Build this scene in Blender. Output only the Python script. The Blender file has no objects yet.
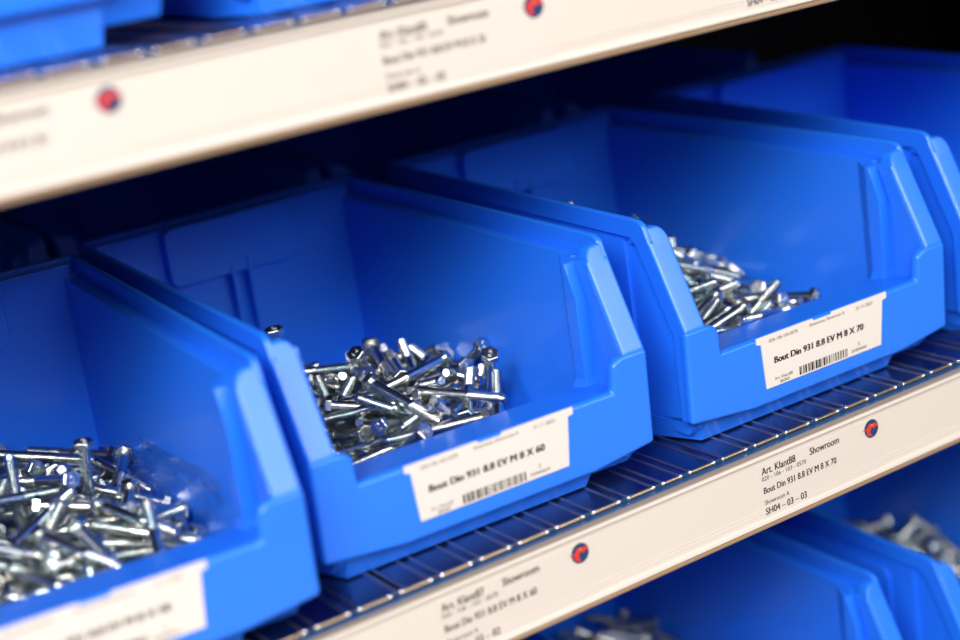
import bpy, bmesh, math, random
from mathutils import Vector, Matrix, Quaternion

# ------------------------------------------------------------------ scale
U = 0.231            # metres per layout unit (about one bin pitch)
ZD = -0.0776         # layout height of the middle deck
ZW = 1.0             # world height of the middle deck
PITCH = 1.264        # shelf pitch in layout units
def W(x, y, z): return Vector((x*U, y*U, (z-ZD)*U + ZW))
scene = bpy.context.scene
COL = scene.collection

# ------------------------------------------------------------------ materials
def nodes(name):
    m = bpy.data.materials.new(name); m.use_nodes = True
    nt = m.node_tree
    return m, nt, nt.nodes['Principled BSDF']
def simple(name, col, rough=.5, metal=0., noise=0., nscale=40., spec=.5, bump=0., bscale=300.):
    m, nt, b = nodes(name)
    b.inputs['Base Color'].default_value = (*col, 1)
    b.inputs['Roughness'].default_value = rough
    b.inputs['Metallic'].default_value = metal
    b.inputs['Specular IOR Level'].default_value = spec
    tc = nt.nodes.new('ShaderNodeTexCoord')
    if noise:
        n = nt.nodes.new('ShaderNodeTexNoise'); n.inputs['Scale'].default_value = nscale; n.inputs['Detail'].default_value = 4
        nt.links.new(tc.outputs['Object'], n.inputs['Vector'])
        r = nt.nodes.new('ShaderNodeMapRange'); r.inputs['To Min'].default_value = rough-noise; r.inputs['To Max'].default_value = rough+noise
        nt.links.new(n.outputs['Fac'], r.inputs['Value']); nt.links.new(r.outputs['Result'], b.inputs['Roughness'])
    if bump:
        n2 = nt.nodes.new('ShaderNodeTexNoise'); n2.inputs['Scale'].default_value = bscale
        nt.links.new(tc.outputs['Object'], n2.inputs['Vector'])
        bp = nt.nodes.new('ShaderNodeBump'); bp.inputs['Strength'].default_value = bump; bp.inputs['Distance'].default_value = .0005
        nt.links.new(n2.outputs['Fac'], bp.inputs['Height']); nt.links.new(bp.outputs['Normal'], b.inputs['Normal'])
    return m
def zinc_material():
    m, nt, b = nodes('zinc_plated_steel')
    tc = nt.nodes.new('ShaderNodeTexCoord')
    n = nt.nodes.new('ShaderNodeTexNoise'); n.inputs['Scale'].default_value = 60; n.inputs['Detail'].default_value = 3
    oi = nt.nodes.new('ShaderNodeObjectInfo')
    add = nt.nodes.new('ShaderNodeVectorMath'); add.operation = 'ADD'
    nt.links.new(tc.outputs['Object'], add.inputs[0]); nt.links.new(oi.outputs['Random'], add.inputs[1])
    nt.links.new(add.outputs[0], n.inputs['Vector'])
    r = nt.nodes.new('ShaderNodeValToRGB')
    e = r.color_ramp.elements
    e[0].position = .3; e[0].color = (.46, .60, .64, 1)
    e[1].position = .7; e[1].color = (.78, .74, .67, 1)
    nt.links.new(n.outputs['Fac'], r.inputs['Fac']); nt.links.new(r.outputs['Color'], b.inputs['Base Color'])
    b.inputs['Metallic'].default_value = 1
    b.inputs['Roughness'].default_value = .27
    n2 = nt.nodes.new('ShaderNodeTexNoise'); n2.inputs['Scale'].default_value = 330; n2.inputs['Detail'].default_value = 2
    bp = nt.nodes.new('ShaderNodeBump'); bp.inputs['Strength'].default_value = .35; bp.inputs['Distance'].default_value = .0006
    nt.links.new(add.outputs[0], n2.inputs['Vector']); nt.links.new(n2.outputs['Fac'], bp.inputs['Height']); nt.links.new(bp.outputs['Normal'], b.inputs['Normal'])
    return m
def film_material():
    m, nt, b = nodes('clear_plastic_film')
    out = nt.nodes['Material Output']
    t = nt.nodes.new('ShaderNodeBsdfTransparent'); g = nt.nodes.new('ShaderNodeBsdfGlossy')
    g.inputs['Roughness'].default_value = .07
    mx = nt.nodes.new('ShaderNodeMixShader')
    lw = nt.nodes.new('ShaderNodeLayerWeight'); lw.inputs['Blend'].default_value = .5
    pw = nt.nodes.new('ShaderNodeMath'); pw.operation = 'POWER'; pw.inputs[1].default_value = 3.
    fr = nt.nodes.new('ShaderNodeMath'); fr.operation = 'MULTIPLY_ADD'; fr.inputs[1].default_value = .55; fr.inputs[2].default_value = .07
    nt.links.new(lw.outputs['Facing'], pw.inputs[0]); nt.links.new(pw.outputs[0], fr.inputs[0])
    nt.links.new(fr.outputs[0], mx.inputs[0]); nt.links.new(t.outputs[0], mx.inputs[1]); nt.links.new(g.outputs[0], mx.inputs[2])
    nt.links.new(mx.outputs[0], out.inputs['Surface']); nt.nodes.remove(b)
    return m
M = {}
M['blue'] = simple('blue_polypropylene', (.016, .190, .97), .31, noise=.04, nscale=30, spec=.6, bump=.12, bscale=900)
M['zinc'] = zinc_material()
M['deck'] = simple('galvanised_steel_deck', (.27, .27, .33), .26, 1., noise=.06, nscale=14)
M['edge'] = simple('warm_zinc_edge', (.66, .48, .29), .32, 1., noise=.06, nscale=60)
M['ridge'] = simple('pale_steel_ridge', (.42, .40, .42), .40, 1., noise=.08, nscale=30)  # lighter, rougher metal along the deck ridges
M['bead'] = simple('bright_zinc_ridge', (.95, .92, .88), .16, 1.)
M['lip'] = simple('steel_blue_reflection', (.02, .075, .21), .30, .2, noise=.05, nscale=60)  # steel; the blue reflection of the bins is put into its base colour
M['rail'] = simple('cream_plastic_rail', (.665, .605, .55), .36, noise=.05, nscale=25)
M['railgrey'] = simple('grey_ribbed_plastic', (.24, .20, .165), .5)
M['tan'] = simple('tan_steel_underlip', (.40, .27, .16), .42, .4, noise=.08, nscale=120)
M['card'] = simple('label_card_paper', (.745, .69, .645), .55, bump=.08)
M['railcard'] = simple('rail_card_paper', (.66, .60, .55), .42, bump=.05)
M['ink'] = simple('black_ink', (.012, .010, .010), .55)
M['greyink'] = simple('grey_ink', (.16, .14, .13), .6)
M['navy'] = simple('navy_sticker', (.010, .045, .13), .4)
M['red'] = simple('orange_red_print', (.72, .035, .02), .45)
M['yellow'] = simple('yellow_print', (.75, .36, .03), .45)
M['film'] = film_material()
M['wall'] = simple('dark_rack_backing', (.012, .014, .022), .7, noise=.1)
M['floor'] = simple('warm_concrete', (.62, .54, .48), .45, noise=.12, nscale=2)

# ------------------------------------------------------------------ mesh helpers
def smooth_by_angle(me, ang=35):
    """smooth shading with area weighted corner normals, split where faces meet at more than ang"""
    me.polygons.foreach_set('use_smooth', [True]*len(me.polygons))
    lim = math.cos(math.radians(ang)); at = {}
    fn = [p.normal.copy() for p in me.polygons]; fa = [p.area for p in me.polygons]
    for p in me.polygons:
        for v in p.vertices: at.setdefault(v, []).append(p.index)
    out = []
    for p in me.polygons:
        for v in p.vertices:
            n = Vector()
            for q in at[v]:
                if fn[q].dot(fn[p.index]) > lim: n += fn[q]*fa[q]
            out.append(n.normalized() if n.length > 1e-12 else fn[p.index])
    me.normals_split_custom_set(out)
class MB:
    """collects bevelled solids into one mesh"""
    def __init__(s): s.bm = bmesh.new()
    def add(s, tmp, mat=0, bevel=0., seg=2):
        bmesh.ops.recalc_face_normals(tmp, faces=tmp.faces[:])
        if bevel:
            es = [e for e in tmp.edges if len(e.link_faces) == 2 and e.calc_face_angle(0) > .45]
            bmesh.ops.bevel(tmp, geom=es, offset=bevel, segments=seg, profile=.5, affect='EDGES', clamp_overlap=True)
        for f in tmp.faces: f.material_index = mat
        me = bpy.data.meshes.new('t'); tmp.to_mesh(me); tmp.free()
        s.bm.from_mesh(me); bpy.data.meshes.remove(me)
    def loft(s, loops, mat=0, bevel=0., seg=2, cap=True):
        t = bmesh.new(); rows = [[t.verts.new(v) for v in L] for L in loops]
        n = len(rows[0])
        for a, b in zip(rows, rows[1:]):
            for i in range(n): t.faces.new((a[i], a[(i+1) % n], b[(i+1) % n], b[i]))
        if cap: t.faces.new(rows[0]); t.faces.new(rows[-1][::-1])
        s.add(t, mat, bevel, seg)
    def box(s, a, b, mat=0, bevel=0., seg=2):
        (x0, y0, z0), (x1, y1, z1) = a, b
        s.loft([[(x0,y0,z), (x1,y0,z), (x1,y1,z), (x0,y1,z)] for z in (z0, z1)], mat, bevel, seg)
    def cyl(s, p, q, r, n=12, mat=0, r2=None, bevel=0.):
        p, q = Vector(p), Vector(q); d = (q-p).normalized()
        a = d.orthogonal().normalized(); b = d.cross(a)
        r2 = r if r2 is None else r2
        s.loft([[tuple(c + (a*math.cos(t)+b*math.sin(t))*rr) for t in [2*math.pi*i/n for i in range(n)]] for c, rr in ((p, r), (q, r2))], mat, bevel)
    def poly(s, pts, mat=0):
        t = bmesh.new(); t.faces.new([t.verts.new(p) for p in pts])
        bmesh.ops.triangulate(t, faces=t.faces[:]); 
        for f in t.faces: f.material_index = mat
        me = bpy.data.meshes.new('t'); t.to_mesh(me); t.free(); s.bm.from_mesh(me); bpy.data.meshes.remove(me)
    def mesh(s, name, mats, ang=35, xf=None):
        if xf:
            for v in s.bm.verts: v.co = xf(v.co)
        me = bpy.data.meshes.new(name); s.bm.to_mesh(me); s.bm.free()
        for m in mats: me.materials.append(m)
        smooth_by_angle(me, ang)
        return me
def link(name, data, parent=None, loc=None, rot=None):
    o = bpy.data.objects.new(name, data); COL.objects.link(o)
    if parent: o.parent = parent
    if loc is not None: o.location = loc
    if rot is not None: o.rotation_euler = rot
    return o
def tag(o, label=None, cat=None, group=None, kind=None):
    if label: o['label'] = label
    if cat: o['category'] = cat
    if group: o['group'] = group
    if kind: o['kind'] = kind
    return o
def copy_tree(o, parent=None):
    c = o.copy(); COL.objects.link(c)
    if parent: c.parent = parent
    for ch in list(o.children): copy_tree(ch, c)
    return c

def text_mesh(s, x0, x1, cap, bold=0.):
    """text as a mesh in the x/z plane facing -y, spanning x0..x1, capitals 'cap' high, base line at z=0"""
    cu = bpy.data.curves.new('t', 'FONT'); cu.body = s; cu.size = 1; cu.offset = bold; cu.resolution_u = 3
    o = bpy.data.objects.new('t', cu); COL.objects.link(o)
    dg = bpy.context.evaluated_depsgraph_get(); dg.update()
    me = bpy.data.meshes.new_from_object(o.evaluated_get(dg))
    COL.objects.unlink(o); bpy.data.objects.remove(o); bpy.data.curves.remove(cu)
    xs = [v.co.x for v in me.vertices]; a, b = min(xs), max(xs)
    for v in me.vertices:
        v.co = (x0 + (v.co.x-a)/(b-a)*(x1-x0), 0, v.co.y/.70*cap)
    return me
class TextSheet:
    """several lines of print merged into one mesh (layout units)"""
    def __init__(s): s.bm = bmesh.new()
    def line(s, txt, x0, x1, z, cap, mat=0, bold=0.):
        me = text_mesh(txt, x0, x1, cap, bold)
        for v in me.vertices: v.co.z += z
        for p in me.polygons: p.material_index = mat
        me.update(); s.bm.from_mesh(me); bpy.data.meshes.remove(me)
    def bar(s, x0, x1, z0, z1, mat=0):
        f = s.bm.faces.new([s.bm.verts.new(p) for p in ((x0,0,z0),(x1,0,z0),(x1,0,z1),(x0,0,z1))]); f.material_index = mat
    def mesh(s, name, mats, xf):
        for v in s.bm.verts: v.co = xf(v.co)
        me = bpy.data.meshes.new(name); s.bm.to_mesh(me); s.bm.free()
        for m in mats: me.materials.append(m)
        return me

# ------------------------------------------------------------------ the storage bin
def BL(v): return Vector((v[0]*U, v[1]*U, (v[2]-ZD)*U))      # bin layout -> bin local metres
BINYB = 1.33
def BODY(v):                                                 # the rim climbs a little towards the back
    k = min(max((v[1]-.12)/1.26, 0), 1)*min(max((v[2]-.0)/.5, 0), 1)
    return BL((v[0], v[1], v[2]+.028*k))
def bin_body_mesh(step=.78):
    b = MB(); bv = .006
    # skirt / foot under the floor, corners cut at the front
    def ring(z, e, yf, yb):
        return [(-.385-e, yf, z), (.285+e, yf, z), (.295+e, step, z), (.395+e, step+.06, z), (.385+e, yb, z), (-.385-e, yb, z), (-.435-e*.3, .13+yf, z)]
    b.loft([ring(ZD, 0, .045, 1.31), ring(-.018, .008, .012, 1.335)], bevel=.003)
    # floor
    b.box((-.402, .16, -.0305), (.402, 1.335, -.0172))
    # back wall
    b.loft([[(-.40, y0, z), (.40, y0, z), (.40, y1, z), (-.40, y1, z)] for y0, y1, z in ((1.315, 1.34, -.06), (1.33, 1.355, .50))], bevel=.004)
    # raised panel and two ribs on the back wall
    pts = []
    for cx, cz, a0 in ((.17,.475,0), (-.18,.475,90), (-.18,.37,180), (.17,.37,270)):
        for k in range(5):
            t = math.radians(a0+k*22.5); pts.append((cx+.03*math.cos(t), cz+.03*math.sin(t)))
    b.loft([[(x, 1.34, z) for x, z in pts], [(x, 1.290, z) for x, z in pts]], bevel=.006)
    for x in (-.022, .030): b.box((x-.006, 1.285, -.04), (x+.006, 1.34, .38), bevel=.003)
    # rim around the back
    b.box((-.430, 1.362, .462), (.430, 1.387, .513), bevel=.006)
    b.box((-.425, 1.335, .455), (.425, 1.387, .470), bevel=.004)
    for s in (-1, 1):
        X = lambda x: s*x
        # side wall, front recessed field and main field
        def sect(y, xo, xi, xob, xib, zb=-.02, dy=0): return [(X(xo), y+dy, .464), (X(xi), y+dy, .464), (X(xib), y, -.030), (X(xib+.012), y, -.031), (X(xob), y, zb)]
        b.loft([sect(.02, .432, .404, .432, .393, .002, .085), sect(.10, .432, .404, .432, .393, -.012, .03), sect(.21, .432, .404, .430, .393)], bevel=.003)
        b.loft([sect(.195, .443, .404, .440, .393), sect(1.345, .420, .379, .412, .370, -.03)], bevel=.003)
        # embossed round-cornered field on the outer side
        pp = []
        for cy, cz, a0 in ((1.15,.38,0), (.33,.38,90), (.33,.05,180), (1.15,.05,270)):
            for k in range(5):
                t = math.radians(a0+k*22.5); pp.append((cy+.04*math.cos(t), cz+.04*math.sin(t)))
        def xo(y): return .444-(y-.195)/1.15*.024
        b.loft([[(X(xo(y)-.01), y, z) for y, z in pp], [(X(xo(y)+.006), y, z) for y, z in pp]], bevel=.003)
        # rim: upright flange and the ledge inside it, tapering to the back
        def fl(xa, xb, z0, z1, y): return [(X(xa), y, z0), (X(xb), y, z0), (X(xb), y, z1), (X(xa), y, z1)]
        # flange outline seen from the side, front top corner rounded
        prof = [(1.387, .462), (1.387, .513), (.135, .514), (.112, .511), (.098, .503), (.091, .490), (.087, .478)]
        prof += [(-.026, .243), (-.014, .004), (.026, .0), (.024, .231), (.128, .435), (.138, .450), (.155, .462)]
        def xt(y, w): 
            base = .456-(max(y, .1)-.1)/1.287*.024
            return base-w
        b.loft([[(X(xt(y, 0)), y, z) for y, z in prof], [(X(xt(y, .017)), y, z) for y, z in prof]], bevel=.005, seg=3)
        b.loft([fl(.409, .446, .452, .465, .14), fl(.384, .424, .452, .465, 1.385)], bevel=.004)
        # front column: slanted face, side band
        prof = [(-.018, .0), (-.030, .244), (.0765, .464), (.128, .464), (.128, .435), (.024, .231), (.026, .0)]
        b.loft([[(X(.389), y, z) for y, z in prof], [(X(.4555), y, z) for y, z in prof]], bevel=.009, seg=4)
        # inner side of the column, reaching back to the slot
        prof = [(-.010, .10), (-.020, .244), (.074, .440), (.118, .440), (.088, .345), (.088, .10)]
        b.loft([[(X(.3875), y, z) for y, z in prof], [(X(.431), y, z) for y, z in prof]], bevel=.003)
        # ledge joining column and pillar, locating block and dimple
        pl = [(.090,.444), (.090,.4625), (.172,.4625), (.172,.444)]
        b.loft([[(X(.392), y, z) for y, z in pl], [(X(.446), y, z) for y, z in pl]], bevel=.003)
        pt = [(.4445,.446), (.4445,.4945), (.420,.4945), (.410,.492), (.402,.486), (.396,.477), (.393,.466), (.392,.446)]
        b.loft([[(X(x), .0761+(z-.464)*.483, z) for x, z in pt], [(X(x), .122, z) for x, z in pt]], bevel=.005, seg=2)
        b.cyl((X(.406), .155, .458), (X(.406), .155, .4665), .012, 14, bevel=.002)
        # pillar behind the slot, its rear side chamfered into the wall
        pa = [(.104,.10), (.104,.370), (.136,.456), (.150,.456), (.150,.10)]
        pb = [(.106,.10), (.106,.370), (.140,.456), (.236,.456), (.236,.10)]
        b.loft([[(X(.362), y, z) for y, z in pa], [(X(.416), y, z) for y, z in pb]], bevel=.004)
        # foot of pillar spreading on the lip
        b.loft([[(X(.350), .100, .135), (X(.424), .100, .135), (X(.424), .16, .128), (X(.350), .16, .128)],
                [(X(.362), .104, .165), (X(.424), .104, .165), (X(.424), .150, .16), (X(.362), .150, .16)]], bevel=.003)
    # front wall: sloping lip top, inner slope down to the floor
    prof = [(-.005, .0), (-.024, .158), (-.018, .165), (.150, .139), (.165, .128), (.215, -.055), (.05, -.055)]
    b.loft([[(-.42, y, z) for y, z in prof], [(.42, y, z) for y, z in prof]], bevel=.006)
    # front plate with the cut-out
    o = [(-.458,.0), (-.25,-.022), (.28,-.022), (.458,.0), (.458,.245), (.389,.245), (.368,.240), (.352,.228), (.347,.163),
         (-.347,.163), (-.352,.228), (-.368,.240), (-.389,.245), (-.458,.245)]
    def yf(z): return -.0205-(z/.244)*.012
    b.loft([[(x, yf(z), z) for x, z in o], [(x, yf(z)+.030, z) for x, z in o]], bevel=.011, seg=4)
    return b.mesh('bin_body', [M['blue']], 40, BODY)
def label_outline():
    return [(-.205,.0234), (.205,.0234), (.2155,.146), (.2305,.150), (.2305,.1665), (.031,.1665), (.030,.160), (-.034,.160), (-.036,.1665), (-.2305,.1665), (-.2305,.150), (-.2155,.146)]
def yl(z): return -.0230-(z/.244)*.012
def label_card_mesh():
    b = MB(); o = label_outline()
    b.loft([[(x-.006, yl(z)-.0012, z) for x, z in o], [(x-.006, yl(z)+.003, z) for x, z in o]])
    return b.mesh('label_card', [M['card']], 30, BL)
def label_print_mesh(title, stock, code):
    t = TextSheet()
    t.line(title, -.178, .138, .086, .0175, 0); t.line(title, -.1769, .1391, .0861, .0175, 0); t.line(title, -.1758, .1402, .086, .0175, 0)
    return t.mesh('label_title', [M['ink']], lambda v: BL((v.x-.004, yl(v.z)-.0022, v.z)))
def label_small_lines(art, stock, num):
    out = []
    for name, txt, x0, x1, z, cap in (('label_reference', '020-106-103-0570', -.192, -.093, .146, .009), ('label_place', 'Showroom, Showroom A', -.051, .074, .148, .009),
            ('label_date', '21-11-2023', .115, .176, .146, .009), ('label_client', art, -.180, -.118, .040, .008), ('label_stock', stock, -.162, -.130, .027, .009),
            ('label_batch', num, .092, .148, .0325, .008), ('label_copy', '2', .117, .124, .047, .009)):
        t = TextSheet(); t.line(txt, x0, x1, z, cap)
        out.append((name, t.mesh(name, [M['greyink']], lambda v: BL((v.x-.004, yl(v.z)-.0022, v.z)))))
    return out
def barcode_mesh(seed):
    t = TextSheet(); rnd = random.Random(seed); x = -.094
    while x < .078:
        w = rnd.choice((.002, .002, .004, .006)); t.bar(x, min(x+w, .080), .028, .051); x += w+rnd.choice((.002, .003, .005))
    return t.mesh('barcode', [M['ink']], lambda v: BL((v.x-.004, yl(v.z)-.0022, v.z)))
def make_bin():
    root = link('storage_bin', BIN_MESH)
    lab = link('label_card', CARD_MESH, root); tag(lab, 'white printed card slotted on the front')
    return root
def make_labelled_bin(title, art, stock, num, seed):
    r = make_bin(); lab = r.children[0]
    link('label_title', label_print_mesh(title, stock, num), lab)
    for n, me in label_small_lines(art, stock, num): link(n, me, lab)
    link('barcode', barcode_mesh(seed), lab)
    return r
def put(o, x, y, yaw, level=0):
    o.location = W(x, y, ZD + .0044 + level*PITCH); o.rotation_euler = (0, 0, yaw)
    return o
BIN_MESH = bin_body_mesh(1.24); BIN_TALL = bin_body_mesh(.34); CARD_MESH = label_card_mesh()

# ------------------------------------------------------------------ hexagon bolt (metres), shank along +x, head at the origin
BR, BLEN, BH, BHR = .0033, .056, .0043, .0060
def lathe_x(b, prof, n=12, mat=0):
    b.loft([[(x, r*math.cos(2*math.pi*i/n), r*math.sin(2*math.pi*i/n)) for i in range(n)] for x, r in prof], mat)
def bolt_meshes():
    b = MB(); lathe_x(b, [(-.0005, BR), (.033, BR), (.0335, BR*.9)], 16); shank = b.mesh('hex_bolt', [M['zinc']], 40)
    b = MB(); prof = []; x = .0334
    while x < BLEN-.0018:
        prof += [(x, BR*.80), (x+.00045, BR*1.0), (x+.0007, BR*1.0)]; x += .0013
    prof += [(BLEN-.001, BR*.86), (BLEN, BR*.72)]
    lathe_x(b, prof, 12); thread = b.mesh('thread', [M['zinc']], 60)
    b = MB(); hx = []
    for x, r in ((0, BHR), (-BH*.86, BHR), (-BH, BHR*.86)):
        hx.append([(x, r*math.cos(math.pi*i/3), r*math.sin(math.pi*i/3)) for i in range(6)])
    b.loft(hx, bevel=.0003, seg=2)
    me = text_mesh('8.8', -.0028, .0028, .0026, .02)
    t = bmesh.new(); t.from_mesh(me); bpy.data.meshes.remove(me)
    r = bmesh.ops.extrude_face_region(t, geom=t.faces[:])
    for v in [v for v in r['geom'] if isinstance(v, bmesh.types.BMVert)]: v.co.y += .0006
    for v in t.verts: v.co = Vector((-BH-.0003+v.co.y, -v.co.x, v.co.z-.0012))
    b.add(t)
    head = b.mesh('bolt_head', [M['zinc']], 25)
    return shank, thread, head
SHANK, THREAD, HEAD = bolt_meshes()
def make_bolt():
    o = link('hex_bolt', SHANK); link('thread', THREAD, o); link('bolt_head', HEAD, o)
    o.rotation_mode = 'QUATERNION'
    return o

# ------------------------------------------------------------------ shelves
X0, X1, YB = -5.2, 4.0, 3.25
YR = -.1084
def shelf_deck_mesh():
    b = MB(); prof = []
    gr = []
    x = -1.365-.107*40+.196
    while x < -.62: gr.append(x); x += .107
    x = -.12-.107*4
    while x < X1-.1: gr.append(x); x += .107
    gr = [g for g in gr if X0+.1 < g < X1-.1]
    prof.append((X0, 0))
    for g in gr:
        if abs(g+1.365) < .03: continue
        prof += [(g-.026, 0), (g-.019, .0), (g-.0155, .0042), (g-.012, .0), (g-.009, -.003), (g+.009, -.003), (g+.012, .0), (g+.0155, .0042), (g+.019, 0), (g+.026, 0)]
    # one open seam between two deck panels
    sx = -1.365
    prof += [(sx-.016, 0), (sx-.012, .004), (sx-.006, .002), (sx-.005, -.03), (sx+.005, -.03), (sx+.006, .002), (sx+.012, .004), (sx+.016, 0)]
    prof.sort(key=lambda p: p[0]); prof.append((X1, 0))
    t = bmesh.new()
    rows = [[t.verts.new((x, y, ZD+z)) for x, z in prof] for y in (-.072, YB)]
    low = [[t.verts.new((x, y, ZD-.05)) for x in (X0, X1)] for y in (-.072, YB)]
    for i in range(len(prof)-1): t.faces.new((rows[0][i], rows[0][i+1], rows[1][i+1], rows[1][i]))
    t.faces.new([low[0][0], low[0][1]]+rows[0][::-1]); t.faces.new([low[1][1], low[1][0]]+rows[1])
    t.faces.new((low[0][0], low[1][0], low[1][1], low[0][1]))
    t.faces.new((low[0][0], rows[0][0], rows[1][0], low[1][0])); t.faces.new((low[0][1], low[1][1], rows[1][-1], rows[0][-1]))
    b.add(t)
    b.bm.normal_update()
    for f in b.bm.faces:
        zs = [v.co.z-ZD for v in f.verts]
        if max(zs) > .003: f.material_index = 1
    return b.mesh('deck', [M['deck'], M['ridge']], 50, SL), gr
def SL(v): return Vector((v[0]*U, v[1]*U, (v[2]-ZD)*U))
def front_edge_mesh(gr):
    b = MB()
    b.cyl((X0, -.077, ZD-.003), (X1, -.077, ZD-.0025), .0050, 10)
    for g in gr:
        for d in (-.0155, .0155):
            b.cyl((g+d-.0035, -.078, ZD-.0015), (g+d+.0035, -.078, ZD-.0015), .0072, 10, 1, bevel=.002)
        b.box((g-.0095, -.0828, ZD-.0055), (g+.0095, -.078, ZD+.001), 2)
    return b.mesh('front_edge', [M['edge'], M['bead'], M['lip']], 50, SL)
def front_lip_mesh():
    b = MB()
    prof = [(-.074, ZD-.008), (-.085, ZD-.009), (-.102, ZD-.0125), (-.102, -.288), (-.070, -.288), (-.070, ZD-.008)]
    b.loft([[(x, y, z) for y, z in prof] for x in (X0, X1)], bevel=.001)
    return b.mesh('front_lip', [M['lip']], 40, SL)
def label_rail_mesh():
    b = MB()
    def ext(prof, mat, bev=.0012):
        b.loft([[(x, y, z) for y, z in prof] for x in (X0, X1)], mat, bev)
    ext([(YR+.006, -.286), (YR+.006, -.086), (YR, -.086), (YR, -.286)], 0)                 # face
    ext([(YR+.006, -.0845), (YR-.004, -.0868), (YR-.004, -.0945), (YR+.006, -.0945)], 1)      # ribbed grey bead
    ext([(YR+.004, -.0935), (YR-.010, -.0945), (YR-.0115, -.1015), (YR, -.1055)], 0, .002)    # white bead
    for z in (-.241, -.2495): ext([(YR+.002, z+.0015), (YR-.0022, z), (YR+.002, z-.0015)], 0, .0)
    ext([(YR+.004, -.262), (YR-.006, -.266), (YR-.009, -.277), (YR+.004, -.281)], 0, .002)  # lower bead
    return b.mesh('label_rail', [M['rail'], M['railgrey']], 40, SL)
def under_lip_mesh():
    b = MB()
    prof = [(YR-.002, -.2805), (YR-.006, -.2835), (YR-.006, -.2900), (YR-.002, -.2920), (-.05, -.2920), (-.05, -.2805)]
    b.loft([[(x, y, z) for y, z in prof] for x in (X0, X1)], bevel=.0012)
    return b.mesh('under_lip', [M['tan']], 40, SL)
def rail_card_mesh():
    b = MB(); b.box((-.344, YR-.0014, -.2615), (.092, YR+.002, -.1195))
    return b.mesh('rail_card', [M['railcard']], 30, SL)
def logo_mesh():
    t = TextSheet(); bm = t.bm
    cx, cz, R = .0555, -.147, .0255
    def fan(pts, mat, y):
        f = bm.faces.new([bm.verts.new((cx+R*x, y, cz+R*z)) for x, z in pts]); f.material_index = mat
    fan([(math.cos(a), math.sin(a)) for a in [2*math.pi*i/32 for i in range(32)]], 0, 0)
    k = [(-1.40,.17), (-.90,.09), (-.62,.17), (-.45,.42), (-.20,.56), (.15,.51), (.45,.46), (.60,.60), (.66,.42), (.92,.27), (.99,.10), (.75,.08), (.50,.18), (.44,.00),
         (.28,-.10), (.26,.08), (.05,.12), (-.10,.04), (-.13,-.15), (-.28,-.30), (-.10,-.60), (.06,-.74), (-.24,-.76), (-.42,-.40), (-.47,-.30), (-.50,-.52), (-.36,-.70), (-.64,-.66), (-.70,-.30), (-.60,-.03), (-.95,-.02)]
    fan(k, 1, -.0006)
    fan([(-.12,.38), (-.02,.47), (.18,.44), (.20,.36), (.02,.32)], 2, -.0010)
    me = t.mesh('logo_sticker', [M['navy'], M['red'], M['yellow']], lambda v: SL((v.x, YR-.0019+v.y, v.z)))
    bm = bmesh.new(); bm.from_mesh(me); bmesh.ops.triangulate(bm, faces=bm.faces[:]); bm.to_mesh(me); bm.free()
    return me
DECK, GR = shelf_deck_mesh(); EDGE = front_edge_mesh(GR); LIP = front_lip_mesh(); RAIL = label_rail_mesh(); UNDER = under_lip_mesh(); RCARD = rail_card_mesh(); LOGO = logo_mesh()
def rail_text(art, title, spot):
    t = TextSheet()
    for e in (0, .0009):
        t.line(art, -.332+e, -.217+e, -.148, .0195, 0); t.line('Showroom', -.166+e, -.063+e, -.148, .0195, 0); t.line(spot, -.331+e, -.190+e, -.256, .018, 0)
    t.line('020 - 106 - 103 - 0570', -.333, -.181, -.1645, .0115, 0)
    for e in (0, .0009):
        t.line(title, -.331+e, -.078+e, -.199, .0175, 0)
    t.line('Showroom A', -.331, -.247, -.229, .0125, 0)
    return t.mesh('rail_text', [M['ink']], lambda v: SL((v.x, YR-.0020, v.z)))
def make_shelf(level, cards, label):
    r = link('shelf', None, None, W(0, 0, ZD+level*PITCH)); tag(r, label, 'shelf', 'shelves of the rack')
    for n, me in (('deck', DECK), ('front_edge', EDGE), ('front_lip', LIP), ('label_rail', RAIL), ('under_lip', UNDER)): link(n, me, r)
    for off, art, title, spot in cards:
        c = link('rail_card', RCARD, r, (off*U, 0, 0))
        link('rail_text', rail_text(art, title, spot), c); link('logo_sticker', LOGO, c)
    return r
make_shelf(1, [(-1.866, 'Art. Klant84', 'Bout Din 931 8.8 EV M 8 X 30', 'SH04 – 02 – 01'),
               (-.888, 'Art. Klant85', 'Bout Din 931 8.8 EV M 8 X 35', 'SH04 – 02 – 02'),
               (.101, 'Art. Klant86', 'Bout Din 931 8.8 EV M 8 X 40', 'SH04 – 02 – 03')],
           'upper steel shelf with a blurred cream label rail across the top of the view')
make_shelf(0, [(-.961, 'Art. Klant87', 'Bout Din 931 8.8 EV M 8 X 60', 'SH04 – 03 – 02'),
               (0, 'Art. Klant88', 'Bout Din 931 8.8 EV M 8 X 70', 'SH04 – 03 – 03')],
           'middle steel shelf under the main row of blue bins, label rail reading SH04 – 03 – 03')
make_shelf(-1, [], 'lowest steel shelf under the bottom row of blue bins')

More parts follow.
